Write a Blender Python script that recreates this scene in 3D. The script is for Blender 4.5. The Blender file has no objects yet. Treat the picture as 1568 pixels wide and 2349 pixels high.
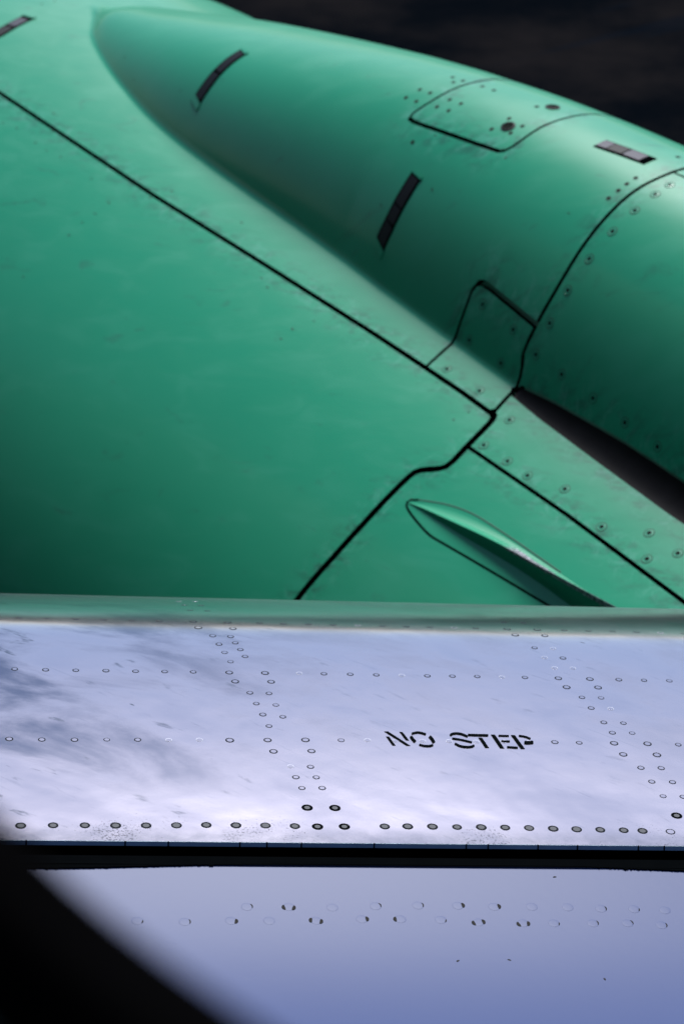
import bpy, math, random
import numpy as np
from math import sin, cos, radians, pi, sqrt, atan2, hypot
from mathutils import Vector, Matrix
from mathutils.geometry import delaunay_2d_cdt

random.seed(7); rng = np.random.default_rng(7)
SC = bpy.context.scene
COL = SC.collection

# ------------------------------------------------------------------ camera
F = 5590.0; PITCH = radians(30)           # focal length in units of a 1568-wide frame
CAM = np.array([0, 0, 4.5])
CR_ = np.array([1, 0, 0.]); CU = np.array([0, sin(PITCH), cos(PITCH)]); CF = np.array([0, cos(PITCH), -sin(PITCH)])
cd = bpy.data.cameras.new('camera'); cam = bpy.data.objects.new('camera', cd); COL.objects.link(cam)
cam.location = CAM; cam.rotation_euler = (pi/2 - PITCH, 0, 0)
cd.sensor_fit = 'HORIZONTAL'; cd.sensor_width = 24; cd.lens = F/1568*24
cd.clip_start = .02; cd.clip_end = 2000
cd.dof.use_dof = True; cd.dof.focus_distance = 2.42; cd.dof.aperture_fstop = 11
SC.camera = cam

# ------------------------------------------------------------------ light
SUN_EL, SUN_AZ = radians(51), radians(8)      # azimuth measured from +Y towards +X
w = bpy.data.worlds.new("World"); SC.world = w; w.use_nodes = True
nt = w.node_tree; nt.nodes.clear()
out = nt.nodes.new('ShaderNodeOutputWorld'); bg = nt.nodes.new('ShaderNodeBackground')
sky = nt.nodes.new('ShaderNodeTexSky'); sky.sky_type = 'NISHITA'; sky.sun_disc = False
sky.sun_elevation = SUN_EL; sky.sun_rotation = SUN_AZ
sky.air_density = .85; sky.dust_density = .55; sky.ozone_density = 3.0
bg.inputs[1].default_value = .080
nt.links.new(sky.outputs[0], bg.inputs[0]); nt.links.new(bg.outputs[0], out.inputs[0])
sl = bpy.data.lights.new('sun', 'SUN'); sl.energy = 4.8; sl.angle = radians(26); sl.color = (1, .97, .95)
so = bpy.data.objects.new('sun', sl); COL.objects.link(so)
sd = Vector((sin(SUN_AZ)*cos(SUN_EL), cos(SUN_AZ)*cos(SUN_EL), sin(SUN_EL)))
so.rotation_euler = sd.to_track_quat('Z', 'Y').to_euler(); so.location = (6, 8, 12)
vs = SC.view_settings; vs.view_transform = 'Standard'; vs.look = 'None'; vs.exposure = 0.30; vs.gamma = 1

# ------------------------------------------------------------------ helpers
def ray(x, y):
    d = CF + CR_*(x-784)/F + CU*(1174.5-y)/F
    return d/np.linalg.norm(d)

def link(name, me, parent=None, mat=None):
    o = bpy.data.objects.new(name, me); COL.objects.link(o)
    if parent: o.parent = parent
    if mat is not None and me is not None and not me.materials: me.materials.append(mat)
    return o

def thing(name, label, cat, loc=(0, 0, 0)):
    o = bpy.data.objects.new(name, None); COL.objects.link(o)
    o.location = loc; o['label'] = label; o['category'] = cat
    o.empty_display_size = .1
    bpy.context.view_layer.update()
    return o

def mesh(name, V, Fc, N=None, uv=None, smooth=True, origin=(0, 0, 0)):
    """origin: the parent's location, so that world coordinates can be given"""
    me = bpy.data.meshes.new(name)
    V = np.asarray(V, float) - np.asarray(origin, float)
    me.from_pydata(V.tolist(), [], [tuple(int(i) for i in f) for f in Fc])
    me.update()
    if smooth: me.polygons.foreach_set('use_smooth', [True]*len(me.polygons))
    if uv is not None:
        L = me.uv_layers.new(name='UVMap')
        li = np.zeros(len(me.loops), int); me.loops.foreach_get('vertex_index', li)
        L.data.foreach_set('uv', np.asarray(uv, float)[li].ravel())
    if N is not None: me.normals_split_custom_set_from_vertices(np.asarray(N, float).tolist())
    return me

# ------------------------------------------------------------------ materials
class Mat:
    def __init__(s, name):
        s.m = bpy.data.materials.new(name); s.m.use_nodes = True
        s.t = s.m.node_tree; s.b = s.t.nodes['Principled BSDF']
    def n(s, typ, **k):
        x = s.t.nodes.new('ShaderNode'+typ)
        for a, v in k.items(): setattr(x, a, v)
        return x
    def l(s, a, b): s.t.links.new(a, b)
    def uv(s, scale=(1, 1, 1), rot=0, src='UV'):
        tc = s.n('TexCoord'); mp = s.n('Mapping')
        if rot: mp.vector_type = 'TEXTURE'; scale = tuple(1/q for q in scale)
        mp.inputs['Scale'].default_value = scale
        mp.inputs['Rotation'].default_value = (0, 0, rot)
        s.l(tc.outputs[src], mp.inputs[0]); return mp.outputs[0]
    def noise(s, vec, scale, detail=4, rough=.55, dist=0):
        x = s.n('TexNoise'); x.inputs['Scale'].default_value = scale; x.inputs['Detail'].default_value = detail
        x.inputs['Roughness'].default_value = rough; x.inputs['Distortion'].default_value = dist
        s.l(vec, x.inputs['Vector']); return x.outputs['Fac']
    def rng(s, v, a, b, c, d):
        x = s.n('MapRange'); x.interpolation_type = 'SMOOTHSTEP'
        for i, q in zip((1, 2, 3, 4), (a, b, c, d)): x.inputs[i].default_value = q
        s.l(v, x.inputs[0]); return x.outputs[0]
    def math(s, op, a, b):
        x = s.n('Math', operation=op)
        for i, q in enumerate((a, b)):
            if hasattr(q, 'links') or hasattr(q, 'is_linked'): s.l(q, x.inputs[i])
            else: x.inputs[i].default_value = q
        return x.outputs[0]
    def mix(s, f, a, b):
        x = s.n('Mix', data_type='RGBA')
        s.l(f, x.inputs[0]) if not isinstance(f, float) else setattr(x.inputs[0], 'default_value', f)
        for i, q in ((6, a), (7, b)):
            if isinstance(q, tuple): x.inputs[i].default_value = (*q, 1)
            else: s.l(q, x.inputs[i])
        return x.outputs[2]
    def bump(s, h, strength, dist=.001):
        x = s.n('Bump'); x.inputs['Strength'].default_value = strength; x.inputs['Distance'].default_value = dist
        s.l(h, x.inputs['Height']); s.l(x.outputs[0], s.b.inputs['Normal'])
    def set(s, **k):
        for a, v in k.items():
            a = a.replace('_', ' ')
            if hasattr(v, 'is_linked'): s.l(v, s.b.inputs[a])
            else: s.b.inputs[a].default_value = (*v, 1) if isinstance(v, tuple) else v
        return s

def simple(name, col, rough=.5, metal=0., src='Object', var=.25, spec=.5):
    M = Mat(name); v = M.uv(src=src)
    f = M.noise(v, 30, 3)
    M.set(Base_Color=M.mix(f, tuple(c*(1-var) for c in col), tuple(c*(1+var) for c in col)), Roughness=rough, Metallic=metal)
    M.b.inputs['Specular IOR Level'].default_value = spec
    return M.m

def green_paint():
    M = Mat('green_primer_paint')
    v = M.uv(); vr = M.uv(scale=(1, 2.4, 1), rot=radians(20))
    big = M.noise(v, 2.2, 4, .5)
    cloud = M.noise(vr, 6.5, 6, .6, .6)
    fine = M.noise(v, 60, 3, .6)
    base = M.mix(big, (.0072, .250, .136), (.0100, .285, .158))
    rub = M.rng(cloud, .50, .66, 0, 1)
    base = M.mix(M.math('MULTIPLY', rub, .10), base, (.055, .37, .265))
    grime = M.rng(M.noise(vr, 9, 7, .65, .8), .60, .74, 0, 1)
    base = M.mix(M.math('MULTIPLY', grime, .45), base, (.018, .11, .075))
    at = M.n('Attribute', attribute_name='joint'); jn = at.outputs['Fac']
    dirt = M.rng(M.noise(vr, 22, 6, .7, .5), .46, .66, 0, 1)
    base = M.mix(M.math('MULTIPLY', M.math('MULTIPLY', dirt, jn), .75), base, (.012, .09, .062))
    pale = M.rng(M.noise(v, 34, 5, .7, .8), .50, .64, 0, 1)
    base = M.mix(M.math('MULTIPLY', M.math('MULTIPLY', pale, jn), .42), base, (.10, .38, .29))
    spk = M.rng(M.noise(v, 95, 2, .5), .74, .80, 0, 1)
    base = M.mix(M.math('MULTIPLY', spk, .35), base, (.012, .06, .045))
    ro = M.rng(cloud, .3, .8, .38, .5)
    M.set(Base_Color=base, Roughness=ro)
    M.b.inputs['Specular IOR Level'].default_value = .32
    M.b.inputs['Coat Weight'].default_value = .30; M.b.inputs['Coat Roughness'].default_value = .12
    M.bump(M.math('ADD', M.math('MULTIPLY', fine, .25), cloud), .05, .0009)
    return M.m

def slat_metal():
    M = Mat('polished_slat_metal')
    v = M.uv(); st = M.uv(scale=(2.0, 12, 1), rot=radians(-42))       # wipe marks run across the sheet
    smear = M.noise(M.uv(scale=(1, 1.9, 1), rot=radians(-24)), 5.0, 6, .58, .35)
    s2 = M.noise(st, 9, 5, .6, .3)
    fine = M.noise(v, 240, 3, .6)
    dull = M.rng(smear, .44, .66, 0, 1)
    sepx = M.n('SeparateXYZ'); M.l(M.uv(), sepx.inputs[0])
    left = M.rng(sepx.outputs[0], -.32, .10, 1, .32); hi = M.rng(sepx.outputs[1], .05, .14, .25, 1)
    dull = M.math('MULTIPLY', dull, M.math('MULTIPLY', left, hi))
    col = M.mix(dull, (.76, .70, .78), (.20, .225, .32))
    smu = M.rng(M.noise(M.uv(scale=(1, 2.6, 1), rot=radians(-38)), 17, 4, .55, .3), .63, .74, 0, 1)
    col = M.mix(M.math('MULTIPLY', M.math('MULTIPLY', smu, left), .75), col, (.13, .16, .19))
    col = M.mix(M.math('MULTIPLY', M.rng(s2, .60, .76, 0, 1), .30), col, (.27, .30, .38))
    # long scratches
    sc = M.noise(M.uv(scale=(.9, 60, 1), rot=radians(-40)), 6, 3, .5, .15)
    col = M.mix(M.math('MULTIPLY', M.rng(sc, .68, .76, 0, 1), .30), col, (.30, .34, .42))
    # grimy specks gather towards the trailing edge (v = 0)
    sep = M.n('SeparateXYZ'); M.l(M.uv(), sep.inputs[0])
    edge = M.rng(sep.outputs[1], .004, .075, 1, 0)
    patch = M.rng(M.noise(v, 11, 4), .44, .64, .0, 1)
    sp = M.noise(v, 380, 3, .7)
    thr = M.math('ADD', sp, M.math('MULTIPLY', M.math('MULTIPLY', edge, patch), .18))
    specks = M.rng(thr, .69, .75, 0, 1)
    film = M.math('MULTIPLY', M.math('MULTIPLY', M.rng(sep.outputs[1], .002, .035, 1, 0), M.noise(v, 45, 5, .7)), .85)
    col = M.mix(M.math('MULTIPLY', film, 1.0), col, (.16, .18, .22))
    col = M.mix(M.math('MULTIPLY', specks, .62), col, (.03, .035, .045))
    # rare dark chips elsewhere
    ch = M.rng(M.noise(M.uv(scale=(1, 2.2, 1), rot=radians(-40)), 26, 2, .4), .775, .80, 0, 1)
    col = M.mix(M.math('MULTIPLY', ch, .7), col, (.06, .09, .10))
    ro = M.rng(smear, .3, .75, .155, .20)
    M.set(Base_Color=col, Roughness=ro, Metallic=1.)
    M.bump(M.math('ADD', M.noise(v, 7, 3, .5), M.math('MULTIPLY', fine, .02)), .22, .004)
    return M.m

def wing_paint():
    M = Mat('grey_wing_paint')
    v = M.uv(); b = M.noise(v, 3, 4)
    col = M.mix(b, (.043, .068, .180), (.048, .075, .195))
    sp = M.rng(M.noise(v, 120, 2, .5), .77, .80, 0, 1)
    col = M.mix(M.math('MULTIPLY', sp, .35), col, (.15, .17, .2))
    M.set(Base_Color=col, Roughness=.40); M.b.inputs['Specular IOR Level'].default_value = .17
    M.bump(M.noise(v, 90, 3), .06, .0008)
    return M.m

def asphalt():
    M = Mat('shade_dark_asphalt')
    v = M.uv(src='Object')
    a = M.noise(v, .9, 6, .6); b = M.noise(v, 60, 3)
    col = M.mix(M.rng(a, .35, .7, 0, 1), (.0016, .0026, .0042), (.0088, .0082, .0090))  # near-black albedo puts the aircraft's shade into the apron colour
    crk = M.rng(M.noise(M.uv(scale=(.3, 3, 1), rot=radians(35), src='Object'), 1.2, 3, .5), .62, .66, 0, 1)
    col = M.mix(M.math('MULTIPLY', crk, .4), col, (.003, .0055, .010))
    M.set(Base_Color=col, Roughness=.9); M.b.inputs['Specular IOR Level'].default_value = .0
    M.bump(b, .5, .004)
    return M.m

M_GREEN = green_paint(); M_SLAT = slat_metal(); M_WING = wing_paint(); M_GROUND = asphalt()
M_SEAL_SHADE = simple('black_sealant_and_shade', (.0018, .0023, .0028), .95, spec=.0)  # sealant and joints; also colours in the shade of the slat gap
M_RUBBER = simple('black_rubber', (.0042, .0040, .0055), .55, var=.9, spec=.12)
M_LATCH = simple('dark_latch_metal', (.006, .007, .010), .5, .1, spec=.15)
M_LATCHL = simple('worn_latch_metal', (.030, .032, .050), .5, .2, spec=.25)
M_BLACK = simple('black_stencil_paint', (.0028, .004, .0045), 1., var=.1, spec=.0)
M_HOLE = simple('dark_socket', (.003, .006, .005), .8, spec=.05)
M_HEAD = simple('primed_fastener_head', (.014, .24, .15), .4, var=.1)
M_RING = simple('grimy_ring_and_fastener_shade', (.003, .045, .028), .7, var=.2)  # ring grime; also the painted half-moon shadows of filled fasteners
M_RIVET = simple('bright_rivet_head', (.66, .61, .69), .17, 1., var=.06)
M_RIVETD = simple('dull_rivet_head', (.035, .040, .050), .6, .4, var=.3)
M_GROOVE = simple('dark_rivet_groove', (.010, .013, .017), .8, spec=.06)
M_GROOVEL = simple('faint_rivet_groove', (.26, .28, .34), .5, .5)
M_BARE = simple('worn_bare_metal', (.22, .22, .26), .35, .8, var=.6)
M_EDGE = simple('slat_edge_metal', (.20, .27, .33), .35, .7, var=.4)
M_FRAME = simple('shade_black_window_trim', (.0015, .0015, .0017), .9, spec=.0)  # shade of the dark cabin put into the trim colour

# ------------------------------------------------------------------ engine surface
RN = 1.05; TH = radians(34)
U = np.array([sin(TH), -cos(TH), 0]); N = np.array([cos(TH), sin(TH), 0]); Z = np.array([0, 0, 1.])
AX = np.array([0.40195, 4.18494, 1.55818])
CREASE = np.array([(-1.80, .03), (-1.72, -.047), (-1.628, -.09), (-1.452, -.145), (-1.318, -.177), (-1.143, -.211), (-.986, -.228), (-.828, -.239),
                   (-.645, -.248), (-.475, -.256), (-.303, -.267), (-.14, -.279), (.07, -.293), (.155, -.298), (.268, -.306), (.6, -.318), (1.6, -.33)])
HT = np.array([(-1.80, 0), (-1.775, .012), (-1.74, .027), (-1.68, .043), (-1.6, .058), (-1.5, .078), (-1.4, .098), (-1.2, .136), (-1, .170), (-.8, .203), (-.6, .234),
               (-.4, .260), (-.2, .277), (0, .286), (.2, .289), (.4, .291), (.8, .30), (1.6, .30)])
XC = .04
def smooth_interp(x, T, wdt):
    x = np.asarray(x, float); r = 0
    for d, k in ((-1, .06), (-.6, .19), (-.25, .25), (.25, .25), (.6, .19), (1, .06)):
        r = r + k*np.interp(x + d*wdt, T[:, 0], T[:, 1])
    return r
def bump(s, x):
    s = np.asarray(s, float); x = np.asarray(x, float)
    nl = smooth_interp(s, CREASE, .10); h = np.maximum(smooth_interp(s, HT, .07), 0)
    wd = np.maximum(XC - nl, .02); r = 0; ex = 2.05 + .75*np.clip((-s-.35)/.9, 0, 1)
    for d, k in ((-.007, .06), (-.0046, .12), (-.0023, .19), (0, .26), (.0023, .19), (.0046, .12), (.007, .06)):
        q = np.minimum(np.abs(x + d - XC)/wd, 1)
        r = r + k*(1 - q**ex)
    return h*r
def radius(s):
    s = np.asarray(s, float)
    return RN - .16*np.clip((-1.9 - s)/1.0, 0, 1)**2
def ES(s, x, off=0.):
    s = np.asarray(s, float); x = np.asarray(x, float); f = x/RN
    r = radius(s) + bump(s, x) + off
    return AX + s[..., None]*U + (r*np.sin(f))[..., None]*N + (r*np.cos(f))[..., None]*Z
def EN(s, x):
    s = np.asarray(s, float); x = np.asarray(x, float); e = .003
    a = ES(s+e, x) - ES(s-e, x); b = ES(s, x+e) - ES(s, x-e)
    n = np.cross(b, a); n /= np.linalg.norm(n, axis=-1)[..., None]
    return np.where(((n*(ES(s, x)-AX-s[..., None]*U)).sum(-1) < 0)[..., None], -n, n)
def ecast(px, py, off=0.):
    """the point of the engine skin under a sight line, as (s, x)"""
    d = ray(px, py); k = np.arange(3.0, 8, .01)
    def f(k):
        P = CAM + k[:, None]*d - AX
        s = P@U; a = P@N; b = P@Z; x = RN*np.arctan2(a, b)
        return np.hypot(a, b) - radius(s) - bump(s, x) - off, s, x
    v, s, x = f(k)
    i = np.argmax(v < 0) if (v < 0).any() else int(np.argmin(v))
    if v[i] < 0:
        kk = np.linspace(k[i-1], k[i], 41); v, s, x = f(kk); i = int(np.argmin(np.abs(v)))
    return float(s[i]), float(x[i])
def ec(pts, off=0.): return [ecast(*p, off) for p in pts]

def resample(P, step):
    P = np.asarray(P, float); L = np.r_[0, np.cumsum(np.linalg.norm(np.diff(P[:, :2], axis=0), axis=1))]
    n = max(2, int(L[-1]/step)+1); t = np.linspace(0, L[-1], n)
    return np.stack([np.interp(t, L, P[:, i]) for i in range(P.shape[1])], 1)
def chaikin(P, n=2):
    P = np.asarray(P, float)
    for _ in range(n):
        Q = [P[0]]
        for a, b in zip(P[:-1], P[1:]): Q += [a*.75+b*.25, a*.25+b*.75]
        P = np.array(Q+[P[-1]])
    return P

engine = thing('jet_engine', 'bright green primed jet engine cowling with its bulged pylon fairing beyond the metal slat', 'jet engine', (0.4, 4.18, 1.56))
EO = (0.4, 4.18, 1.56)

# seams: pixel polylines cast onto the skin; each (points, width in metres, material part)
def seam(px, wd, pre=(), post=(), sm=1):
    P = list(pre) + ec(px) + list(post)
    P = [(a, b, wd) for a, b in P]
    return resample(chaikin(P, sm), .012)
s_end = ecast(1540, 396)
SEAMS = [
    seam([(2, 214), (350, 446), (600, 602), (860, 767), (975, 843), (1060, 900), (1127, 949)], .0102, pre=[(-2.6, -.365)], sm=0),
    seam([(1127, 945), (1133, 953), (1131, 961), (1110, 984), (1072, 1022), (1035, 1062), (1018, 1073), (1000, 1076), (975, 1077), (955, 1080), (940, 1090), (800, 1240), (680, 1375)], 0.0135, post=[(.262, -1.0), (.25, -1.36)]),
    seam([(1130, 948), (1150, 925), (1178, 895), (1190, 872), (1198, 848), (1197, 818), (1205, 795), (1228, 748), (1260, 690), (1290, 640), (1350, 545), (1400, 486), (1450, 440), (1540, 396)], .0085, post=[(s_end[0], .3), (s_end[0], 1.6)]),
    seam([(1072, 1024), (1300, 1181), (1560, 1375)], .0078, post=[(1.4, -.50)], sm=0),
    seam([(975, 843), (1005, 815), (1033, 790), (1045, 768), (1062, 722), (1080, 670), (1090, 652), (1101, 646), (1115, 653), (1150, 681), (1227, 745)], .0072),
    seam([(1098, 186), (1040, 203), (1000, 225), (955, 254), (935, 267), (945, 277), (965, 285), (1060, 318), (1130, 342), (1150, 348), (1168, 341), (1200, 318), (1240, 291), (1290, 272), (1330, 263)], .0066,
         pre=[(ecast(1098, 186)[0]-.01, .38)], post=[(ecast(1330, 263)[0]+.0, .30), (ecast(1330, 263)[0]-.0, .38)]),
    seam([(1542, 394), (1565, 404)], .004, post=[(1.4, ecast(1565, 404)[1]-.04)], sm=0),
]
a8, b8 = ecast(515, 8), ecast(560, 27)
SEAMS.append(resample([(-2.6, a8[1]+.01, .005), (a8[0], a8[1], .005), (b8[0], b8[1], .005), (b8[0]+.35, b8[1]+.0, .005), (.26, b8[1], .005)], .015))
# the open slot aft of the fairing seam, filled with a rubber seal: a seam of growing width
up = np.array(ec([(1192, 880), (1260, 921), (1400, 1012), (1560, 1120)])); lo = np.array(ec([(1172, 908), (1250, 966), (1400, 1071), (1560, 1186)]))
SLOT = [((a[0]+b[0])/2, (a[1]+b[1])/2, float(np.hypot(*(a-b)))*.93) for a, b in zip(up, lo)]
SLOT.append((1.38, SLOT[-1][1]-.01, SLOT[-1][2]*1.15))
SLOT = resample(SLOT, .012)

def dist_poly(P, Q):
    """distance from points P to polyline Q minus the local half width"""
    best = np.full(len(P), 9.)
    for a, b in zip(Q[:-1], Q[1:]):
        m = (np.abs(P[:, 0]-(a[0]+b[0])/2) < .12+abs(a[0]-b[0])) & (np.abs(P[:, 1]-(a[1]+b[1])/2) < .12+abs(a[1]-b[1]))
        if not m.any(): continue
        p = P[m]; ab = b[:2]-a[:2]; t = np.clip(((p-a[:2])@ab)/max(ab@ab, 1e-12), 0, 1)
        d = np.linalg.norm(p-a[:2]-t[:, None]*ab, axis=1) - (a[2]+(b[2]-a[2])*t)/2
        best[m] = np.minimum(best[m], d)
    return best

def cut(dom, step, polys):
    s0, s1, x0, x1 = dom
    gs = np.arange(s0, s1+1e-6, step[0]); gx = np.arange(x0, x1+1e-6, step[1])
    G = []
    for a in gs:
        nl = float(smooth_interp(a, CREASE, .10)); lo_, hi_ = nl-.03, nl+.06
        G += [(a, b) for b in gx if not lo_-.004 < b < hi_+.004] + [(a, b) for b in np.linspace(lo_, hi_, 17)]
    G = np.array(G)
    d = np.full(len(G), 9.)
    for Q in polys: d = np.minimum(d, dist_poly(G, Q))
    onb = (G[:, 0] < s0+1e-6) | (G[:, 0] > gs[-1]-1e-6) | (G[:, 1] < x0+1e-6) | (G[:, 1] > gx[-1]-1e-6)
    V = [tuple(p) for p in G[(d > .0022) | onb]]; E = []
    for Q in polys:
        T = np.gradient(Q[:, :2], axis=0); T /= np.linalg.norm(T, axis=1)[:, None]+1e-12
        Nn = np.stack([-T[:, 1], T[:, 0]], 1)
        L = Q[:, :2]+Nn*Q[:, 2:3]/2; Rr = Q[:, :2]-Nn*Q[:, 2:3]/2
        loop = [tuple(p) for p in L]+[tuple(p) for p in Rr[::-1]]
        b = len(V); V += loop
        E += [(b+i, b+(i+1) % len(loop)) for i in range(len(loop))]
    ov, oe, of, *_ = delaunay_2d_cdt([Vector(v) for v in V], E, [], 0, 1e-6)
    ov = np.array([(v.x, v.y) for v in ov]); of = np.array([f[:] for f in of if len(f) == 3])
    return ov, of

polys = SEAMS + [SLOT]
OV, OF = cut((-2.6, 1.38, -1.36, 1.6), (.0155, .0125), polys)
cen = OV[OF].mean(1)
ds = np.full(len(cen), 9.)
for Q in SEAMS: ds = np.minimum(ds, dist_poly(cen, Q))
dl = dist_poly(cen, SLOT)
lab = np.zeros(len(OF), int); lab[dl < -.0001] = 2; lab[ds < -.00005] = 1
JD = np.full(len(OV), 9.)
for Q in polys: JD = np.minimum(JD, np.maximum(dist_poly(OV, Q), 0))
JD = np.clip(1-JD/.055, 0, 1)**1.3
# connected panels
par = list(range(len(OF)))
def find(a):
    while par[a] != a: par[a] = par[par[a]]; a = par[a]
    return a
ed = {}
for i, f in enumerate(OF):
    if lab[i]: continue
    for a, b in ((f[0], f[1]), (f[1], f[2]), (f[2], f[0])):
        k = (a, b) if a < b else (b, a)
        if k in ed: par[find(i)] = find(ed[k])
        else: ed[k] = i
groups = {}
for i in range(len(OF)):
    if not lab[i]: groups.setdefault(find(i), []).append(i)

def surf_part(name, tris, mat, off=0., wall=.013, SF=ES, NF=EN, V2=None, org=EO, parent=None, uvk=1.):
    V2 = OV if V2 is None else V2
    T = np.asarray(tris); ids, inv = np.unique(T, return_inverse=True); T = inv.reshape(T.shape)
    p = V2[ids]
    P = SF(p[:, 0], p[:, 1], off) if off == 0. or not callable(off) else SF(p[:, 0], p[:, 1], off(p))
    Nn = NF(p[:, 0], p[:, 1])
    # orient
    a, b, c = P[T[:, 0]], P[T[:, 1]], P[T[:, 2]]
    fl = (np.cross(b-a, c-a)*Nn[T[:, 0]]).sum(1) < 0
    T[fl] = T[fl][:, ::-1]
    V = [P]; NN = [Nn]; UV = [p*uvk]; Fs = [tuple(t) for t in T]
    if wall:
        cnt = {}
        for t in T:
            for q in ((t[0], t[1]), (t[1], t[2]), (t[2], t[0])):
                k = (min(q), max(q)); cnt[k] = None if k in cnt else q
        base = len(P); k = 0; wv = []; wn = []; wu = []
        for q in cnt.values():
            if q is None: continue
            i, j = q; A, B = P[i], P[j]; nn = np.cross(B-A, Nn[i]); nn /= np.linalg.norm(nn)+1e-12
            wv += [A, B, B-Nn[j]*wall, A-Nn[i]*wall]; wn += [nn]*4; wu += [p[i], p[j], p[j], p[i]]
            Fs.append((base+k+1, base+k, base+k+3, base+k+2)); k += 4
        if wv: V.append(np.array(wv)); NN.append(np.array(wn)); UV.append(np.array(wu)*uvk)
    me = mesh(name, np.concatenate(V), Fs, np.concatenate(NN), np.concatenate(UV), origin=org)
    o = link(name, me, parent or engine, mat)
    at = me.attributes.new('joint', 'FLOAT', 'POINT'); av = np.zeros(len(me.vertices)); av[:len(ids)] = JD[ids]; at.data.foreach_set('value', av)
    if wall:
        me.materials.append(M_SEAL_SHADE); me.polygons.foreach_set('material_index', [0]*len(T)+[1]*(len(Fs)-len(T)))
    return o

def name_of(px):
    s, x = ecast(*px); i = int(np.argmin(((cen[lab == 0]-(s, x))**2).sum(1))); idx = np.nonzero(lab == 0)[0][i]
    return find(int(idx))
names = {}
for px, nm, lb in [((400, 900), 'cowl_panel', 'large lower cowl panel, dark towards the wing'), ((700, 300), 'fairing_panel', 'bulged pylon fairing with its long smooth nose'),
                   ((1130, 720), 'access_panel', 'small creased access panel at the foot of the fairing'), ((1200, 1000), 'nacelle_panel', 'fastener-lined strip between slot and strake panel'),
                   ((1100, 1100), 'strake_panel', 'triangular panel that carries the strake'), ((1400, 700), 'pylon_panel', 'aft pylon panel in deep shade below'),
                   ((1150, 240), 'access_door', 'round-cornered access door on the fairing crown'), ((1566, 396), 'crown_panel', None)]:
    names[name_of(px)] = (nm, lb)
PANEL = {}
for g, tr in groups.items():
    if len(tr) < 6: continue
    nm, lb = names.get(g, ('cowl_panel', None))
    o = surf_part(nm, OF[tr], M_GREEN); PANEL[g] = o
    if lb: o['label'] = lb
surf_part('panel_gap', OF[lab == 1], M_SEAL_SHADE, off=-.012, wall=0)
surf_part('rubber_seal', OF[lab == 2], M_RUBBER, off=-.006, wall=0)
def panel_at(px, py):
    return PANEL.get(name_of((px, py)), engine)
# the rest of the barrel: underside, inlet lip, closed behind
fa = np.linspace(-1.36/RN, 1.6/RN-2*pi, 60); sa = np.linspace(-2.6, 1.38, 12)
V = []; Fc = []
for s in sa:
    for f in fa:
        r = RN-.004 - .16*np.clip((-1.9-s)/1.0, 0, 1)**2
        V.append(AX+s*U+r*(N*sin(f)+Z*cos(f)))
for i in range(len(sa)-1):
    for j in range(len(fa)-1): a = i*60+j; Fc.append((a, a+1, a+61, a+60))
link('lower_cowl', mesh('lower_cowl', V, Fc, origin=EO), engine, M_GREEN)
V = []; Fc = []; nf = 96
prof = [(-2.6, .0), (-2.66, -.006), (-2.72, -.022), (-2.77, -.05), (-2.79, -.085), (-2.77, -.12), (-2.7, -.15), (-2.4, -.17), (-1.9, -.15)]
r0 = float(radius(np.array(-2.6)))
for s, d in prof:
    for k in range(nf): f = 2*pi*k/nf; V.append(AX+s*U+(r0+d)*(N*sin(f)+Z*cos(f)))
for i in range(len(prof)-1):
    for k in range(nf): Fc.append((i*nf+k, i*nf+(k+1) % nf, (i+1)*nf+(k+1) % nf, (i+1)*nf+k))
link('inlet_lip', mesh('inlet_lip', V, Fc, origin=EO), engine, M_BARE)

# ------------------------------------------------------------------ fasteners (shared meshes)
def disc_mesh(name, rings, mats, seg=20):
    """rings: (radius, height, material index of the band inside it)"""
    V = []; Fc = []; mi = []
    for r, h, _ in rings:
        for k in range(seg): a = 2*pi*k/seg; V.append((r*cos(a), r*sin(a), h))
    for i in range(len(rings)-1):
        for k in range(seg):
            Fc.append((i*seg+k, i*seg+(k+1) % seg, (i+1)*seg+(k+1) % seg, (i+1)*seg+k)); mi.append(rings[i+1][2])
    Fc.append(tuple((len(rings)-1)*seg+k for k in range(seg))); mi.append(rings[-1][2])
    me = mesh(name, V, Fc, smooth=False)
    for m in mats: me.materials.append(m)
    me.polygons.foreach_set('material_index', mi)
    return me
def orient(P, n, tdir, rot=0):
    n = Vector(n).normalized(); t = Vector(tdir); t = (t-n*t.dot(n)).normalized(); b = n.cross(t)
    m = Matrix((t, b, n)).transposed().to_4x4() @ Matrix.Rotation(rot, 4, 'Z'); m.translation = Vector(P); return m
def place(name, me, P, n, tdir, parent, rot=0, sc=1.):
    o = bpy.data.objects.new(name, me); COL.objects.link(o); o.parent = parent
    top = parent
    base = Vector(ORG[parent.name]) if parent.name in ORG else Vector(parent_origin(parent))
    m = orient(np.asarray(P)-np.asarray(base), n, tdir, rot)
    o.matrix_basis = m @ Matrix.Diagonal((sc, sc, sc, 1)); return o
ORG = {}
def parent_origin(o):
    v = Vector((0, 0, 0))
    while o: v += o.location; o = o.parent
    return v

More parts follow.
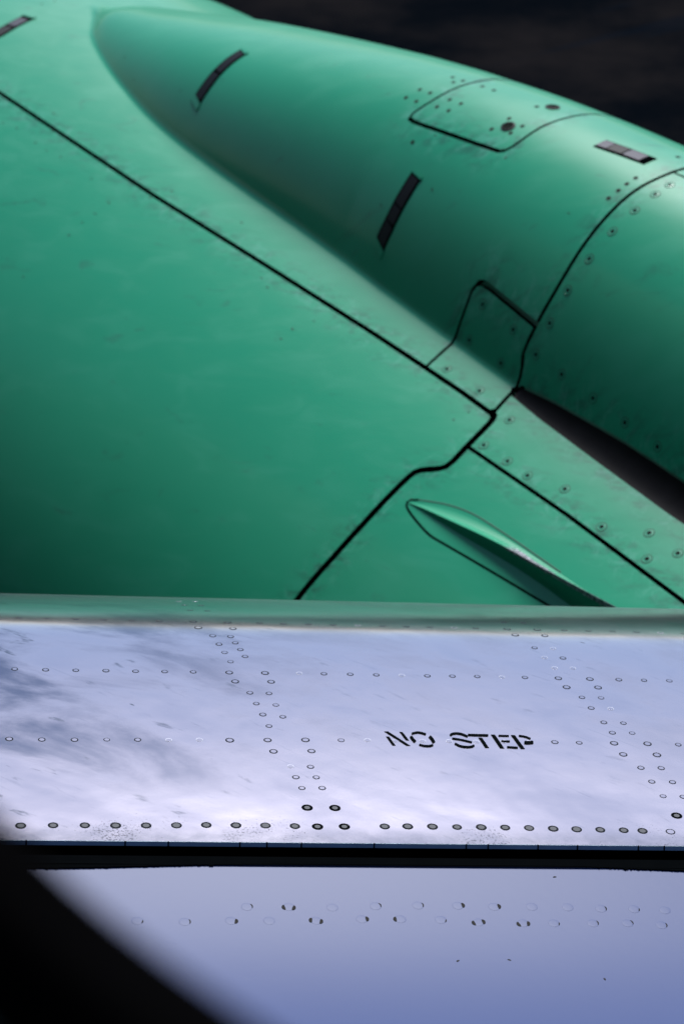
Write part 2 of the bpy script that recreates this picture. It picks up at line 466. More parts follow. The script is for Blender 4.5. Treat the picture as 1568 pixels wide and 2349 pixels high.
# quarter-turn fastener: thin dark ring, primed washer, square socket
def camloc():
    seg = 20
    me = disc_mesh('fastener', [(.0094, .0001, 1), (.0093, .0003, 1), (.0080, .0003, 1), (.0079, .0002, 0), (.0060, .0003, 0), (.0058, .0002, 3), (.0040, .0003, 3), (.0036, .0002, 2)], [M_GREEN, M_RING, M_HOLE, M_HEAD], seg)
    return me
ME_CAM = camloc()
ME_DOT = disc_mesh('small_fastener', [(.0048, .0001, 1), (.0047, .0003, 1), (.0036, .0003, 1), (.0034, .0002, 2)], [M_HEAD, M_RING, M_HOLE], 14)
c3 = lambda L: [(994.5+x/2.734, y/2.734) for x, y in L]
c2 = lambda L: [(516.2+x/2.734, y/2.734) for x, y in L]
c4 = lambda L: [(994.5+x/2.734, 516.2+y/2.734) for x, y in L]
c5 = lambda L: [(860.3+x/2.2156, 975+y/2.2156) for x, y in L]
cams = c3([(1478, 1158), (1388, 1217), (1260, 1318), (1120, 1450)]) + c4([(975, 210), (840, 408), (727, 614), (640, 812), (802, 936), (998, 1085), (1198, 1238), (1402, 1390), (307, 496), (498, 654), (222, 720), (420, 865), (82, 902), (286, 1040), (475, 1222), (313, 1380)]) \
    + c5([(672, 184), (773, 257), (963, 325), (1150, 518), (1391, 549), (1537, 652), (1380, 681)])
dots = c3([(20, 668), (93, 692), (100, 624), (170, 648), (118, 483), (183, 505), (123, 513), (305, 540), (377, 564), (645, 667), (472, 741), (555, 789), (362, 808), (482, 833), (1265, 1115), (1210, 1152), (1157, 1193), (1095, 1242), (1530, 983)]) \
    + c2([(1220, 560), (1285, 581), (1133, 610), (1198, 634), (1175, 890)])
for (x, y) in cams:
    s, xx = ecast(x, y); P = ES(np.array(s), np.array(xx)); n = EN(np.array([s]), np.array([xx]))[0]
    place('fastener', ME_CAM, P+n*.0002, n, U, panel_at(x, y), random.uniform(0, 1.5))
for (x, y) in dots:
    s, xx = ecast(x, y); P = ES(np.array(s), np.array(xx)); n = EN(np.array([s]), np.array([xx]))[0]
    place('small_fastener', ME_DOT, P+n*.0002, n, U, panel_at(x, y))
# half-moon shadows of paint-filled fastener heads, painted as little dark crescents
def crescent(name, r, wd, a0, a1, mat, h=.0004, seg=10):
    V = []; Fc = []
    for k in range(seg+1):
        t = k/seg; a = a0+(a1-a0)*t; ww = wd*(sin(pi*t)**.6+.05)/2
        for rr in (r-ww, r+ww): V.append((rr*cos(a), rr*sin(a), h))
    for k in range(seg): Fc.append((2*k, 2*k+1, 2*k+3, 2*k+2))
    n = len(V); V += [(x, y, 0) for x, y, z in V]
    for k in range(seg): Fc += [(2*k, 2*k+2, n+2*k+2, n+2*k), (2*k+1, n+2*k+1, n+2*k+3, 2*k+3)]
    me = mesh(name, V, Fc, smooth=False); me.materials.append(mat); return me
ME_HALF_MOON = [crescent('filled_fastener_shadow', .0045, .0035, -2.2, -.5, M_RING), crescent('filled_fastener_shadow', .005, .0022, .3, 2.2, M_RING), crescent('filled_fastener_shadow', .004, .003, 2.6, 4.6, M_RING)]
half_moons = [(x/2.734, y/2.734) for x, y in [(22, 765), (95, 808), (230, 895), (300, 938), (370, 985), (580, 1120), (603, 1330), (670, 1275), (525, 1393), (440, 1465), (318, 830), (350, 6), (790, 348), (1128, 575), (845, 495), (948, 1230), (325, 715), (268, 25), (1085, 1190), (1500, 1400)]]
half_moons += [(x/1.12/1.7436, 573.5+y/1.12/1.7436) for x, y in [(110, 117), (1175, 120), (1190, 172), (1318, 350), (1265, 392), (1400, 322)]]
half_moons += c4([(133, 1222), (228, 1168)]) + c3([(838, 1345), (458, 990), (13, 840)]) + c2([(970, 1295), (1308, 1180)])
for i, (x, y) in enumerate(half_moons):
    s, xx = ecast(x, y); P = ES(np.array(s), np.array(xx)); n = EN(np.array([s]), np.array([xx]))[0]
    place('filled_fastener_shadow', ME_HALF_MOON[i % 3], P+n*.0002, n, U, panel_at(x, y), random.uniform(-.6, .6), random.uniform(.7, 1.15))
# oval vent ports on the door
def port(px, py, sx, sy):
    s, xx = ecast(px, py); P = ES(np.array(s), np.array(xx)); n = EN(np.array([s]), np.array([xx]))[0]
    me = disc_mesh('vent_port', [(.0158, .0002, 0), (.0155, .0016, 0), (.0120, .0020, 0), (.0105, .0012, 1), (.0060, .0008, 1)], [M_LATCH, M_HOLE, M_HOLE], 24)
    o = place('vent_port', me, P, n, U, panel_at(px, py)); o.scale = (sx, sy, 1)
port(1165, 289.5, 1.0, .85); port(1267, 245.5, .95, .85)

# ------------------------------------------------------------------ latches
def strip_part(name, cl, half, off, mat, parent, thick=.002, skewed=0.):
    """a plate that follows the skin along a line of (s, x) points"""
    C = resample(np.array(cl, float), .006)
    T = np.gradient(C, axis=0); T /= np.linalg.norm(T, axis=1)[:, None]; Nn = np.stack([-T[:, 1], T[:, 0]], 1)
    cols = np.linspace(-1, 1, 5)
    V = []; Fc = []; m = len(C)
    for c in cols:
        q = C+Nn*half*c; V.append(ES(q[:, 0], q[:, 1], off))
    P = np.concatenate(V); k = len(cols)
    for j in range(k-1):
        for i in range(m-1): Fc.append((j*m+i, j*m+i+1, (j+1)*m+i+1, (j+1)*m+i))
    # walls
    loop = [i for i in range(m)] + [j*m+m-1 for j in range(1, k)] + [(k-1)*m+i for i in range(m-2, -1, -1)] + [j*m for j in range(k-2, 0, -1)]
    q = np.concatenate([C+Nn*half*c for c in cols]); low = ES(q[:, 0], q[:, 1], off-thick)
    base = len(P); Vl = [low[i] for i in loop]; Vt = [P[i] for i in loop]; L = len(loop)
    P = np.concatenate([P, Vt, Vl])
    for i in range(L): Fc.append((base+i, base+(i+1) % L, base+L+(i+1) % L, base+L+i))
    me = mesh(name, P, Fc, smooth=False, origin=parent_origin(parent))
    o = link(name, me, parent, mat)
    return o
def sub(C, a, b):
    C = resample(np.array(C, float), .002); n = len(C)-1
    return C[int(a*n):max(int(b*n), int(a*n)+2)+1]
def latch(px, half, segs, caps=(0, 1)):
    C = ec(px); par_ = panel_at(*px[len(px)//2])
    root = strip_part('latch', C, half, .0012, M_SEAL_SHADE, par_, .003)
    root['label'] = 'dark flush latch strap'
    # panel > latch is already thing > part > sub-part: plates and keepers are siblings of the strap
    for a, b, m in segs: strip_part('latch_plate', sub(C, a, b), half*.76, .0026, m, par_, .002)
    if 0 in caps: strip_part('latch_keeper', sub(C, -.0, .055), half*1.05, .0034, M_GREEN, par_, .004)
    if 1 in caps: strip_part('latch_keeper', sub(C, .93, 1), half*1.08, .0034, M_GREEN, par_, .004)
latch([(563, 116), (530, 137), (500, 164), (475, 195), (455, 225), (444, 243)], .019, [(.08, .50, M_LATCH), (.53, .90, M_LATCH)])
latch([(958, 398), (935, 434), (912, 474), (890, 520), (864, 578)], .0185, [(.07, .44, M_LATCH), (.46, .66, M_LATCH), (.68, .90, M_LATCH)])
latch([(70, 37), (30, 57), (0, 75), (-50, 104)], .020, [(.12, .38, M_LATCHL), (.42, .75, M_LATCH)], (0,))
latch([(1375, 328), (1435, 349), (1491, 370)], .0125, [(.03, .22, M_LATCHL), (.24, .52, M_LATCH), (.55, .87, M_LATCHL)], ())

# ------------------------------------------------------------------ strake
crest_px = [(934, 1153), (960, 1161), (1010, 1184), (1060, 1207), (1110, 1230), (1160, 1255), (1210, 1284), (1260, 1311), (1310, 1338), (1360, 1365), (1415, 1394)]
base_px = [(936, 1156), (963, 1170), (1010, 1199), (1060, 1230), (1110, 1259), (1160, 1288), (1210, 1320), (1260, 1355), (1310, 1392), (1360, 1430), (1415, 1472)]
outb_px = [(940, 1149), (985, 1150), (1035, 1158), (1085, 1180), (1135, 1212), (1185, 1245), (1235, 1280), (1285, 1314), (1335, 1348), (1385, 1378), (1440, 1412)]
hts = [.000, .003, .008, .013, .018, .023, .029, .036, .044, .053, .062]
def es1(s, x, off=0.): return ES(np.array(s), np.array(x), off)
sec = []
for c, b, o_, h in zip(crest_px, base_px, outb_px, hts):
    s1, x1 = ecast(*c, h); s0, x0 = ecast(*b); s2, x2 = ecast(*o_)
    K = es1(s1, x1, h); B = es1(s0, x0, -.001); O = es1(s2, x2, -.001)
    nn = EN(np.array([s1]), np.array([x1]))[0]; row = []
    for t in (0, .3, .6, .85): row.append(B*(1-t)+K*t + nn*(.05*h*sin(pi*t)))
    row.append(K*.97+B*.03+nn*.0006); row.append(K+nn*.0006)
    row.append(K*.95+O*.05)
    for t in (.25, .5, .75, 1): row.append(K*(1-t)+O*t - nn*(.34*h*sin(pi*t**.7)))
    sec.append(row)
# extend aft beyond the frame
for _ in range(3): sec.append([2*np.asarray(a)-np.asarray(b) for a, b in zip(sec[-1], sec[-2])])
k = len(sec[0]); V = [p for r in sec for p in r]; Fc = []
for i in range(len(sec)-1):
    for j in range(k-1): Fc.append((i*k+j, (i+1)*k+j, (i+1)*k+j+1, i*k+j+1))
Fc.append(tuple(i for i in range((len(sec)-1)*k, len(sec)*k)))
SP = panel_at(1100, 1100)
vv = [0, .3, .6, .85, .97, 1, 1.05, 1.25, 1.5, 1.75, 2.0]
def strake_paint():
    M = Mat('strake_paint_worn_at_crest'); g = M.uv(); sp = M.n('SeparateXYZ'); M.l(g, sp.inputs[0])
    n1 = M.noise(M.uv(scale=(1, .35, 1)), 2.6, 5, .7); n2 = M.noise(M.uv(scale=(1, .5, 1)), 9, 4, .7)
    jag = M.math('ADD', M.math('MULTIPLY', n1, .30), M.math('MULTIPLY', n2, .16))
    a = M.math('ADD', M.math('SUBTRACT', sp.outputs[1], .80), M.math('MULTIPLY', M.math('SUBTRACT', n2, .5), .12))
    up_ = M.rng(a, -.01, .01, 0, 1)
    b = M.math('SUBTRACT', M.math('ADD', jag, 1.34), sp.outputs[1])
    dn = M.rng(b, -.015, .015, 0, 1)
    on = M.rng(sp.outputs[0], 4.7, 5.3, 0, 1)
    f = M.math('MULTIPLY', M.math('MULTIPLY', up_, dn), on)
    met = M.mix(M.rng(n2, .38, .6, 0, 1), (.05, .05, .07), (.34, .33, .41))
    M.set(Base_Color=M.mix(f, (.009, .265, .146), met), Roughness=.42, Metallic=M.math('MULTIPLY', f, .4))
    M.b.inputs['Specular IOR Level'].default_value = .2
    return M.m
me = mesh('strake', V, Fc, uv=[(i, vv[j]) for i in range(len(sec)) for j in range(k)], origin=EO)
st = link('strake', me, SP, strake_paint()); st['label'] = 'low ridge-like strake fin in green primer with a worn crest'
md = st.modifiers.new('sub', 'SUBSURF'); md.levels = md.render_levels = 2
# base flange outline under the strake: a thin raised plate edge with its sealant line
def bead(name, px, rad, mat, off=.0, parent=None, taper=False):
    C = resample(chaikin(np.array(ec(px)), 2), .008); C3 = ES(C[:, 0], C[:, 1], off); Nn = EN(C[:, 0], C[:, 1]); T = np.gradient(C3, axis=0)
    V = []; Fc = []; m = 6
    for i in range(len(C3)):
        t = T[i]/np.linalg.norm(T[i]); b = np.cross(t, Nn[i]); r = rad*(sin(pi*min(1, max(.02, i/(len(C3)-1))))**.5 if taper else 1)
        for j in range(m): a = pi*j/(m-1); V.append(C3[i]+r*(b*cos(a)+Nn[i]*sin(a)*.35))
    for i in range(len(C3)-1):
        for j in range(m-1): Fc.append((i*m+j, i*m+j+1, (i+1)*m+j+1, (i+1)*m+j))
    return link(name, mesh(name, V, Fc, origin=EO), parent or engine, mat)
bead('sealant_bead', [(960, 1147), (938, 1146), (930, 1156), (936, 1172), (960, 1202), (985, 1229), (1010, 1243), (1120, 1307), (1262, 1392)], .0022, M_SEAL_SHADE, parent=SP)
bead('flange_edge', [(940, 1145), (985, 1150), (1030, 1158), (1085, 1178), (1135, 1210), (1185, 1243), (1285, 1313)], .0014, M_RING, parent=SP)

# ------------------------------------------------------------------ slat
def ncam(v): return CR_*v[0]+CU*v[1]+CF*v[2]
e_ = ncam((7.13, -.20, 1.0)); e_ /= np.linalg.norm(e_)
ch = ncam((-2173, 2496, 5590.)); ch /= np.linalg.norm(ch)
m_ = np.cross(e_, ch); m_ /= np.linalg.norm(m_); m_ = m_ if m_[2] > 0 else -m_
f_ = np.cross(m_, e_); f_ = f_ if f_[1] > 0 else -f_
SO = CAM + 2.40*ray(784, 1934)
class Profile:
    """a sheet swept along e_: tilt angle against f_ as a function of arc length"""
    def __init__(s, O, knots, L, ds=.002):
        s.O = O; s.l = np.arange(0, L+ds, ds); k = np.array(knots)
        an = np.radians(smooth_interp(s.l, k, .012))
        s.a = np.r_[0, np.cumsum(np.cos(an[:-1])*ds)]; s.b = np.r_[0, np.cumsum(np.sin(an[:-1])*ds)]; s.an = an
    def P(s, w_, l, off=0.):
        w_ = np.asarray(w_, float); l = np.asarray(l, float)
        a = np.interp(l, s.l, s.a); b = np.interp(l, s.l, s.b); n = s.Nn(w_, l)
        return s.O + w_[..., None]*e_ + a[..., None]*f_ + b[..., None]*m_ + off*n
    def Nn(s, w_, l):
        an = np.interp(l, s.l, s.an); an = np.asarray(an)
        return -np.sin(an)[..., None]*f_ + np.cos(an)[..., None]*m_
    def cast(s, px, py, off=0.):
        d = ray(px, py); o = CAM-s.O
        oa, ob, da, db = o@f_, o@m_, d@f_, d@m_
        a = s.a - np.sin(s.an)*off; b = s.b+np.cos(s.an)*off
        g = (a-oa)*db - (b-ob)*da        # zero where the sight line meets the profile
        sg = np.nonzero(g[:-1]*g[1:] <= 0)[0]
        if len(sg) == 0: i = int(np.argmin(np.abs(g))); t = 0
        else: i = int(sg[0]); t = g[i]/(g[i]-g[i+1]+1e-15)
        l = s.l[i]+t*(s.l[min(i+1, len(s.l)-1)]-s.l[i])
        aa = a[i]+t*(a[min(i+1, len(a)-1)]-a[i]); kk = (aa-oa)/da
        return float((CAM+kk*d-s.O)@e_), float(l)
SL = Profile(SO, [(-.1, 3.2), (0, 3.2), (.15, 2.6), (.33, .8), (.43, -1.5), (.452, -5), (.468, -9.5), (.50, -12.5), (.54, -16), (.58, -18.5), (.65, -20.8), (.74, -22.8), (.81, -25.5), (.85, -30), (.89, -50), (.93, -100), (1.01, -140), (1.11, -168)], 1.13)
slat = thing('wing_leading_edge', 'bare metal leading edge slat with rivet rows and the black words NO STEP', 'wing slat', tuple(SO))
def sheet(name, PR, w0, w1, l0, l1, dw, dl, mat, parent, org, lens=None):
    ws = np.arange(w0, w1+1e-6, dw); ls = np.arange(l0, l1+1e-9, dl) if lens is None else lens
    W, Lg = np.meshgrid(ws, ls, indexing='ij'); n = len(ls)
    P = PR.P(W.ravel(), Lg.ravel()); Nn = PR.Nn(W.ravel(), Lg.ravel())
    Fc = [(i*n+j, (i+1)*n+j, (i+1)*n+j+1, i*n+j+1) for i in range(len(ws)-1) for j in range(n-1)]
    a, b, c = P[Fc[0][0]], P[Fc[0][1]], P[Fc[0][2]]
    if np.cross(b-a, c-a)@Nn[0] < 0: Fc = [f[::-1] for f in Fc]
    return link(name, mesh(name, P, Fc, Nn, np.stack([W.ravel(), Lg.ravel()], 1), origin=org), parent, mat)
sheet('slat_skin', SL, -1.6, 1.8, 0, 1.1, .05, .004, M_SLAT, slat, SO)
# trailing edge strip in short butted lengths
jo = [-700, -300, 60, 287, 386, 550, 612, 691, 858, 1069, 1119, 1233, 1323, 1462, 1521, 1700, 2100, 2300, 2700, 3100, 3500]
ws = [SL.cast(j, 1936)[0] for j in jo]
for a, b in zip(ws[:-1], ws[1:]):
    a += .0008; b -= .0008; V = []
    for (u_, v_) in ((.002, .0), (-.0004, -.0002), (-.0016, -.0045), (.004, -.006)):
        for q in (a, b): V.append(SO+q*e_+u_*f_+v_*m_)
    Fc = [(0, 2, 3, 1), (2, 4, 5, 3), (4, 6, 7, 5), (0, 6, 4, 2), (1, 3, 5, 7), (0, 1, 7, 6)]
    link('edge_strip', mesh('edge_strip', V, Fc, smooth=False, origin=SO), slat, M_EDGE)
# underside and web closing the gap, its shadow given as near-black colour
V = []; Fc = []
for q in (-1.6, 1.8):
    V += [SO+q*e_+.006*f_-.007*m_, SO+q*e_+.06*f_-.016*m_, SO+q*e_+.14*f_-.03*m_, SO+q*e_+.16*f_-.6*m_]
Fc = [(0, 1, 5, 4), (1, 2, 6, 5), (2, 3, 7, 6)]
link('slat_underside', mesh('slat_underside', V, Fc, smooth=False, origin=SO), slat, M_SEAL_SHADE)

# rivets
def rivet(name, r, gw, head, groove, hole=False):
    R = [(r, .00002, 1), (r-.0001, .00016, 1), (r-gw, .00012, 1), (r-gw-.0001, .00022, 0), (r*.5, .00022, 0)]
    return disc_mesh(name, R, [head, groove], 22)
RV = {'n': [rivet('rivet', .0038, .0011, M_RIVET, M_GROOVE), rivet('rivet', .0036, .0008, M_RIVET, M_GROOVE), rivet('rivet', .0036, .0006, M_RIVET, M_GROOVEL)],
      'b': [rivet('rivet', .0045, .0014, M_RIVET, M_GROOVE)],
      'e': [rivet('rivet', .0053, .0020, M_RIVETD, M_GROOVE), rivet('rivet', .0052, .0016, M_RIVETD, M_GROOVE), rivet('rivet', .0050, .0012, M_RIVET, M_GROOVE)],
      'f': [rivet('rivet', .0036, .0005, M_RIVET, M_GROOVEL)],
      'd': [rivet('rivet', .0060, .0030, M_RIVETD, M_BLACK)]}
A_ = lambda L: [(x/2.734, 1347.8+y/2.734) for x, y in L]
B_ = lambda L: [(516.2+x/2.734, 1347.8+y/2.734) for x, y in L]
C_ = lambda L: [(994.5+x/2.734, 1347.8+y/2.734) for x, y in L]
riv = []
def add(k, L): riv.extend((k, x, y) for x, y in L)
add('n', A_([(115, 188), (295, 193), (474, 197), (650, 201), (825, 206), (998, 210), (1120, 86), (1222, 87), (1155, 110), (1260, 113), (1192, 142), (1300, 146),
    (1333, 303), (1373, 356), (1408, 408), (1445, 466), (1446, 308), (1475, 347), (1507, 390), (1536, 433),
    (92, 512), (286, 517), (475, 520), (664, 522), (850, 526), (1032, 528), (1211, 530), (262, 955), (467, 956), (669, 955), (863, 956), (1058, 958), (1250, 956)]))
add('b', A_([(1212, 214), (1425, 219), (1243, 252), (1460, 258), (1437, 534), (1474, 590), (58, 951), (1440, 959)]))
add('e', A_([(130, 1495), (333, 1493), (532, 1493), (725, 1494), (916, 1494), (1106, 1493), (1293, 1491), (1479, 1493)]))
add('n', B_([(215, 223), (366, 227), (523, 230), (678, 234), (832, 237), (986, 241), (1136, 244), (1284, 248), (1434, 251), (464, 539), (619, 542), (784, 545), (947, 549), (1107, 552), (1267, 555), (1424, 557),
    (155, 661), (275, 665), (195, 729), (318, 738), (236, 798), (361, 812), (275, 870), (727, 959), (410, 1123), (535, 1126), (443, 1191), (571, 1192), (481, 1259), (608, 1259)]))
add('b', B_([(250, 537), (288, 592), (266, 958), (503, 957), (303, 1029), (541, 1027)]))
add('f', B_([(892, 959), (1068, 962), (1237, 964), (1404, 965)]))
add('d', B_([(514, 1382), (688, 1384), (579, 1501), (747, 1501)]))
add('e', B_([(253, 1494), (437, 1498), (1000, 1500), (1144, 1500), (1299, 1501), (1453, 1504)]))
add('n', C_([(262, 255), (818, 268), (969, 272), (1119, 275), (1270, 279), (1420, 283), (1565, 288), (631, 379), (747, 383), (694, 440), (809, 443), (757, 505), (872, 507),
    (272, 559), (427, 562), (571, 565), (1159, 579), (1318, 583), (1476, 586), (928, 690), (1048, 693), (986, 757), (1108, 761), (1065, 847), (1188, 852), (1119, 912), (1243, 914),
    (758, 971), (911, 975), (1532, 987), (1298, 1132), (1425, 1134), (1366, 1219), (1496, 1222), (1437, 1310), (1562, 1314), (440, 218), (560, 220)]))
add('b', C_([(460, 261), (648, 265), (510, 298), (695, 302), (780, 570), (978, 575), (832, 626), (1029, 628), (1130, 978), (1339, 981), (1187, 1048), (1398, 1051)]))
add('f', C_([(265, 968), (437, 968), (597, 970)]))
add('e', C_([(297, 1505), (447, 1507), (597, 1510), (748, 1514), (895, 1518), (1043, 1521), (1190, 1524), (1308, 1528), (1483, 1533)]))
add('d', C_([(1522, 1432)]))
for i, (k, x, y) in enumerate(riv):
    W, l = SL.cast(x, y); P = SL.P(np.array(W), np.array(l)); n = SL.Nn(np.array(W), np.array(l))
    pick = RV[k][0 if random.random() < .55 else random.randrange(len(RV[k]))]
    place('rivet', pick, P, n, e_, slat, random.uniform(0, 3), random.uniform(.95, 1.05))

# stencilled words, as thin paint lying on the metal
def stroke_poly(pts, wd):
    C = resample(chaikin(np.array(pts, float), 2) if len(pts) > 2 else np.array(pts, float), 4)
    T = np.gradient(C, axis=0); T /= np.linalg.norm(T, axis=1)[:, None]; Nn = np.stack([-T[:, 1], T[:, 0]], 1)
    n = len(C); h = np.full(n, wd/2.); h[0] *= .72; h[-1] *= .72
    return C+Nn*h[:, None], C-Nn*h[:, None]
def slant(pts, wd):      # a stem whose ends are cut level with the line of writing
    C = resample(np.array(pts, float), 6); o = np.array([wd/2*1.25, .02*wd]); return C-o, C+o
LET = [('N', [slant([(292, 192), (342, 261)], 19), slant([(281, 152), (455, 263)], 25), slant([(397, 156), (448, 221)], 19)]),
       ('O', [stroke_poly([(480, 170), (520, 159), (550, 161), (593, 175)], 17), stroke_poly([(474, 188), (487, 212), (510, 235)], 24), stroke_poly([(619, 190), (642, 212), (656, 241)], 25), stroke_poly([(540, 255), (580, 266), (620, 267), (650, 258)], 17)]),
       ('S', [stroke_poly([(781, 184), (800, 169), (840, 166), (880, 174), (920, 193)], 18), stroke_poly([(797, 206), (870, 217), (953, 237)], 15), stroke_poly([(818, 246), (860, 268), (910, 275), (950, 273), (972, 260)], 18)]),
       ('T', [stroke_poly([(921, 179), (1081, 183)], 18), slant([(1018, 201), (1072, 280)], 24)]),
       ('E', [slant([(1117, 177), (1190, 284)], 26), stroke_poly([(1160, 185), (1242, 187)], 14), stroke_poly([(1182, 224), (1200, 230), (1250, 229)], 14), stroke_poly([(1227, 274), (1313, 280)], 16)]),
       ('P', [slant([(1274, 181), (1352, 288)], 26), stroke_poly([(1319, 185), (1370, 192), (1412, 210)], 15), stroke_poly([(1362, 238), (1395, 241), (1434, 236)], 26)])]
for ch_, strokes in LET:
    V = []; Fc = []
    for a, b in strokes:
        base = len(V); n = len(a)
        for q in (a, b):
            for (x, y) in q:
                x += random.uniform(-.8, .8); y += random.uniform(-.6, .6)
                W, l = SL.cast(802.9+x/3.4175, 1634.5+y/3.4175); V.append(SL.P(np.array(W), np.array(l), .0005))
        for i in range(n-1): Fc.append((base+i, base+i+1, base+n+i+1, base+n+i))
        # edge of the paint film
        loop = list(range(n))+[n+i for i in range(n-1, -1, -1)]; b2 = len(V)
        for i in loop: V.append(V[base+i]-m_*.0004)
        for i in range(len(loop)): j = (i+1) % len(loop); Fc.append((base+loop[i], base+loop[j], b2+j, b2+i))
    o = link('stencil_letter', mesh('stencil_letter', V, Fc, smooth=False, origin=SO), slat, M_BLACK)
    o['label'] = 'black stencilled letter '+ch_

# ------------------------------------------------------------------ fixed wing behind the slat
WO = CAM + 2.385*ray(784, 1986)
WO = WO + 0*f_
WP = Profile(WO, [(-.1, 0), (0, 0), (.5, 0)], .1)
# runs from the front edge back under the camera: mirrored profile (arc grows towards the camera)
class Back(Profile):
    def __init__(s, O, knots, L, ds=.004):
        s.O = O; s.l = np.arange(0, L+ds, ds); k = np.array(knots); an = np.radians(smooth_interp(s.l, k, .03)); s.an = an
        s.a = -np.r_[0, np.cumsum(np.cos(an[:-1])*ds)]; s.b = -np.r_[0, np.cumsum(np.sin(an[:-1])*ds)]
WP = Back(WO, [(-.1, 12), (0, 12), (.1, 7), (.25, -3), (.4, -9), (1.2, -10)], 1.1)
wing = thing('wing_section', 'smooth pale blue-grey painted wing top behind the slat, nearest the window', 'wing', tuple(WO))
sheet('wing_skin', WP, -1.6, 1.8, 0, 1.0, .05, .01, M_WING, wing, WO)
# drop of the fixed leading edge beneath the slat, its shade coloured near black, and rough black sealant along its edge
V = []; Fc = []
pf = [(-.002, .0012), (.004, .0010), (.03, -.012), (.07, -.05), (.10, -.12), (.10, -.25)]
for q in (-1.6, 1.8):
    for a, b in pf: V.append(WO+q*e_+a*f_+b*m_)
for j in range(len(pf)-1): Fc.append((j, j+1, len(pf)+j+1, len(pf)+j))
link('wing_nose', mesh('wing_nose', V, Fc, smooth=False, origin=WO), wing, M_SEAL_SHADE)
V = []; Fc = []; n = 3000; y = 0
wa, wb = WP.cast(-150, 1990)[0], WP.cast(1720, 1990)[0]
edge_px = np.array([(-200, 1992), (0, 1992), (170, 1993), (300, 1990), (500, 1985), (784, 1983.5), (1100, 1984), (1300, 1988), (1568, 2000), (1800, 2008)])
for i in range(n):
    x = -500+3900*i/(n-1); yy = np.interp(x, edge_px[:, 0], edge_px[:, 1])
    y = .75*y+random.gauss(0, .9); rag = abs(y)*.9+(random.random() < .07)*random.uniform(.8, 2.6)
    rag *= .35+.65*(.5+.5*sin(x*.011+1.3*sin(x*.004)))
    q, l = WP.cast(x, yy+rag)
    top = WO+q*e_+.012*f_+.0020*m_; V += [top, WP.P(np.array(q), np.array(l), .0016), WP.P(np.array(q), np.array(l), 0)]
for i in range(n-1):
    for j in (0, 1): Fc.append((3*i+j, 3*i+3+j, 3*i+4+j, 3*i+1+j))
link('edge_sealant', mesh('edge_sealant', V, Fc, smooth=False, origin=WO), wing, M_SEAL_SHADE)['label'] = 'ragged black sealant along the front edge of the wing skin'
# painted-over rivets: faint heads with chipped dark crescents
M_WR = simple('painted_rivet_head', (.125, .16, .31), .33, var=.03)
M_WG = simple('rivet_edge_shade', (.041, .064, .168), .5, var=.05, spec=.08)
M_CHIP = simple('chipped_paint', (.030, .030, .030), .9, var=.5, spec=.05)
ME_WR = disc_mesh('rivet', [(.0056, .00002, 0), (.0055, .00010, 0), (.0050, .00012, 1), (.0048, .00016, 0), (.0025, .0002, 0)], [M_WING, M_WING], 24)
def wc(L): return [(745.6+x/1.907, 1835.4+y/1.907) for x, y in L]
def wd_(L): return [(401.5+x/2.734, 1950+y/2.734) for x, y in L]
wr = [(*p, c) for p, c in zip(wc([(220, 465), (405, 462), (580, 463), (738, 468), (903, 468), (1060, 470), (1205, 476), (1350, 478), (1485, 483)]), ('r', 'r', 'R', 'R', '', '', 'r', 'f', ''))]
wr += [(*p, c) for p, c in zip(wc([(160, 522), (328, 522), (505, 525), (670, 536), (865, 540), (1000, 540), (1170, 540), (1322, 540), (1470, 548)]), ('R', 'L', 'f', 'LR', 'LR', 'f', 'r', 'r', 'r'))]
wr += [(*p, c) for p, c in zip(wd_([(60, 452), (350, 445), (450, 358), (712, 358), (883, 445), (985, 362), (590, 445)]), ('r', 'R', 'r', 'LR', 'LR', '', '')) ]
wr += [(315, 2113, 'f')]
CRES = {'L': crescent('paint_chip', .0052, .0032, 2.6, 4.0, M_CHIP, .0003), 'R': crescent('paint_chip', .0052, .0032, -.7, .7, M_CHIP, .0003), 'r': crescent('paint_chip', .0052, .0012, -.5, .8, M_CHIP, .0003), 'f': crescent('paint_chip', .005, .0012, -.7, .2, M_CHIP, .0003)}
for x, y, c in wr:
    W, l = WP.cast(x, y); P = WP.P(np.array(W), np.array(l)); n = WP.Nn(np.array(W), np.array(l))
    r = place('rivet', ME_WR, P, n, e_, wing)
    for q in c:
        o = bpy.data.objects.new('paint_chip', CRES[q]); COL.objects.link(o); o.parent = r; o.rotation_euler.z = random.uniform(-.35, .2)
for x, y in wc([(590, 711), (800, 708), (1210, 787), (1007, 346)]):
    W, l = WP.cast(x, y); P = WP.P(np.array(W), np.array(l)); n = WP.Nn(np.array(W), np.array(l))
    place('paint_chip', CRES['R'], P, n, e_, wing, random.uniform(0, 3), .55)

# ------------------------------------------------------------------ cabin window surround and fuselage side
WN = N*1.0                                     # outward normal of the fuselage side
wp0 = CAM + .34*ray(300, 2150)
def wray(x, y):
    d = ray(x, y); k = ((wp0-CAM)@WN)/(d@WN); return CAM+k*d
fw = -U                                        # forward along the fuselage
edge = [wray(*q) for q in [(-120, 1830), (-50, 1895), (15, 1960), (85, 2030), (175, 2110), (290, 2202), (412, 2292), (540, 2382), (700, 2490)]]
E2 = [((p-wp0)@fw, (p-wp0)@Z) for p in edge]
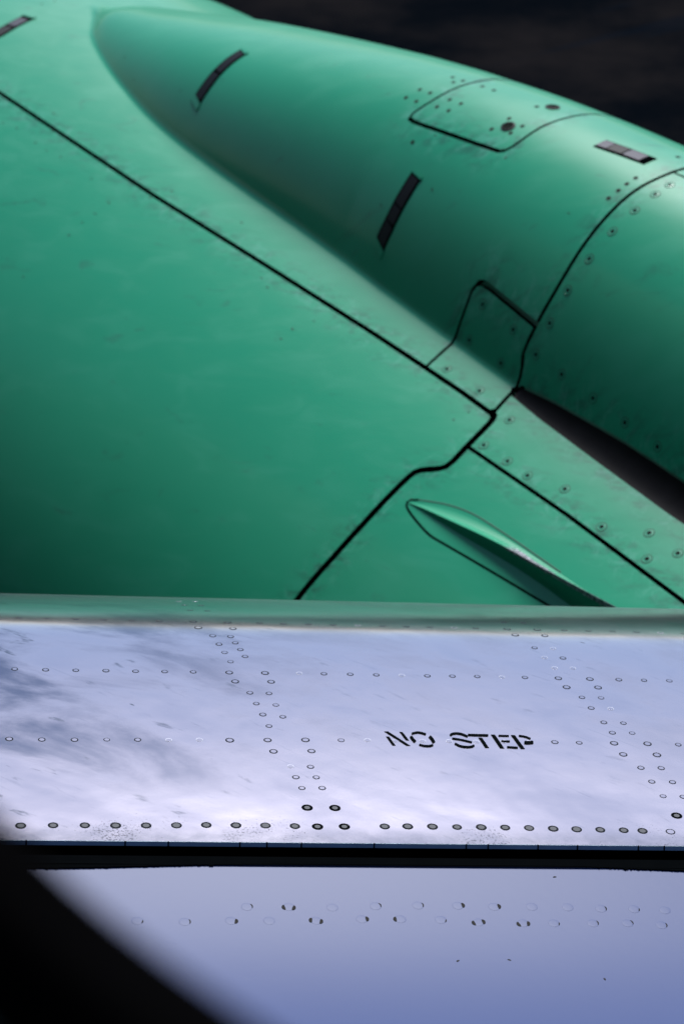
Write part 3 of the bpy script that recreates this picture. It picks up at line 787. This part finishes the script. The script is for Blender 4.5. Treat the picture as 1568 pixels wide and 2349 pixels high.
# closed opening: the seen corner, then a large rounded window shape round the sight lines
first, last = np.array(E2[0]), np.array(E2[-1])
op = [(first[0]+.03, first[1]+.04), *[tuple(q) for q in E2], (last[0]-.03, last[1]-.016), (last[0]-.07, last[1]-.028), (last[0]-.16, last[1]-.020), (last[0]-.21, last[1]+.03),
      (last[0]-.225, last[1]+.12), (last[0]-.21, last[1]+.24), (last[0]-.15, last[1]+.31), (first[0]-.09, last[1]+.335), (first[0]+.03, last[1]+.30), (first[0]+.06, last[1]+.22)]
op = np.array(op)
for _ in range(3):
    nx = np.roll(op, -1, 0); op = np.stack([op*.75+nx*.25, op*.25+nx*.75], 1).reshape(-1, 2)
ctr = op.mean(0)
def w3(q, d): return wp0+q[0]*fw+q[1]*Z+d*WN
frame = thing('window_frame', 'rounded corner of the cabin window frame, coloured black as cabin shade, blurred at the lower left', 'window frame', tuple(wp0))
def ring(name, offs, mat):
    V = []; Fc = []; n = len(op)
    for sc_, d in offs:
        for q in op:
            v = q-ctr; v = v/np.linalg.norm(v); V.append(w3(q+v*sc_, d))
    for i in range(len(offs)-1):
        for k in range(n): Fc.append((i*n+k, i*n+(k+1) % n, (i+1)*n+(k+1) % n, (i+1)*n+k))
    return link(name, mesh(name, V, Fc, origin=wp0), frame, mat)
ring('frame_lip', [(.0, .004), (.0, -.004), (.004, -.008), (.03, -.010), (.034, -.004)], M_FRAME)
# curved cabin wall, made oversized and dark to block sky light from the engine
V = []; Fc = []; n = len(op); nr = 9
for i in range(nr):
    t = i/(nr-1)
    for q in op:
        v = (q-ctr)/np.linalg.norm(q-ctr); box = np.array([7*v[0], 3.3*v[1]])/max(abs(v[0]), abs(v[1]))
        p = q+v*.034 + (box-q-v*.034)*t**2.2; V.append(w3(p, -.004-.08*p[1]**2))
for i in range(nr-1):
    for k in range(n): Fc.append((i*n+k, i*n+(k+1) % n, (i+1)*n+(k+1) % n, (i+1)*n+k))
link('fuselage_side_blocker', mesh('fuselage_side_blocker', V, Fc, origin=wp0), frame, simple('darkened_fuselage_skin', (.01, .03, .022), .6))

# ------------------------------------------------------------------ ground
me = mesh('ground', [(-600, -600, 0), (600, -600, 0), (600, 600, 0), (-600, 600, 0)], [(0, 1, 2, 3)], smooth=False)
g = link('ground', me, None, M_GROUND); g['kind'] = 'structure'; g['label'] = 'asphalt apron beyond the engine, coloured near black as aircraft shade'
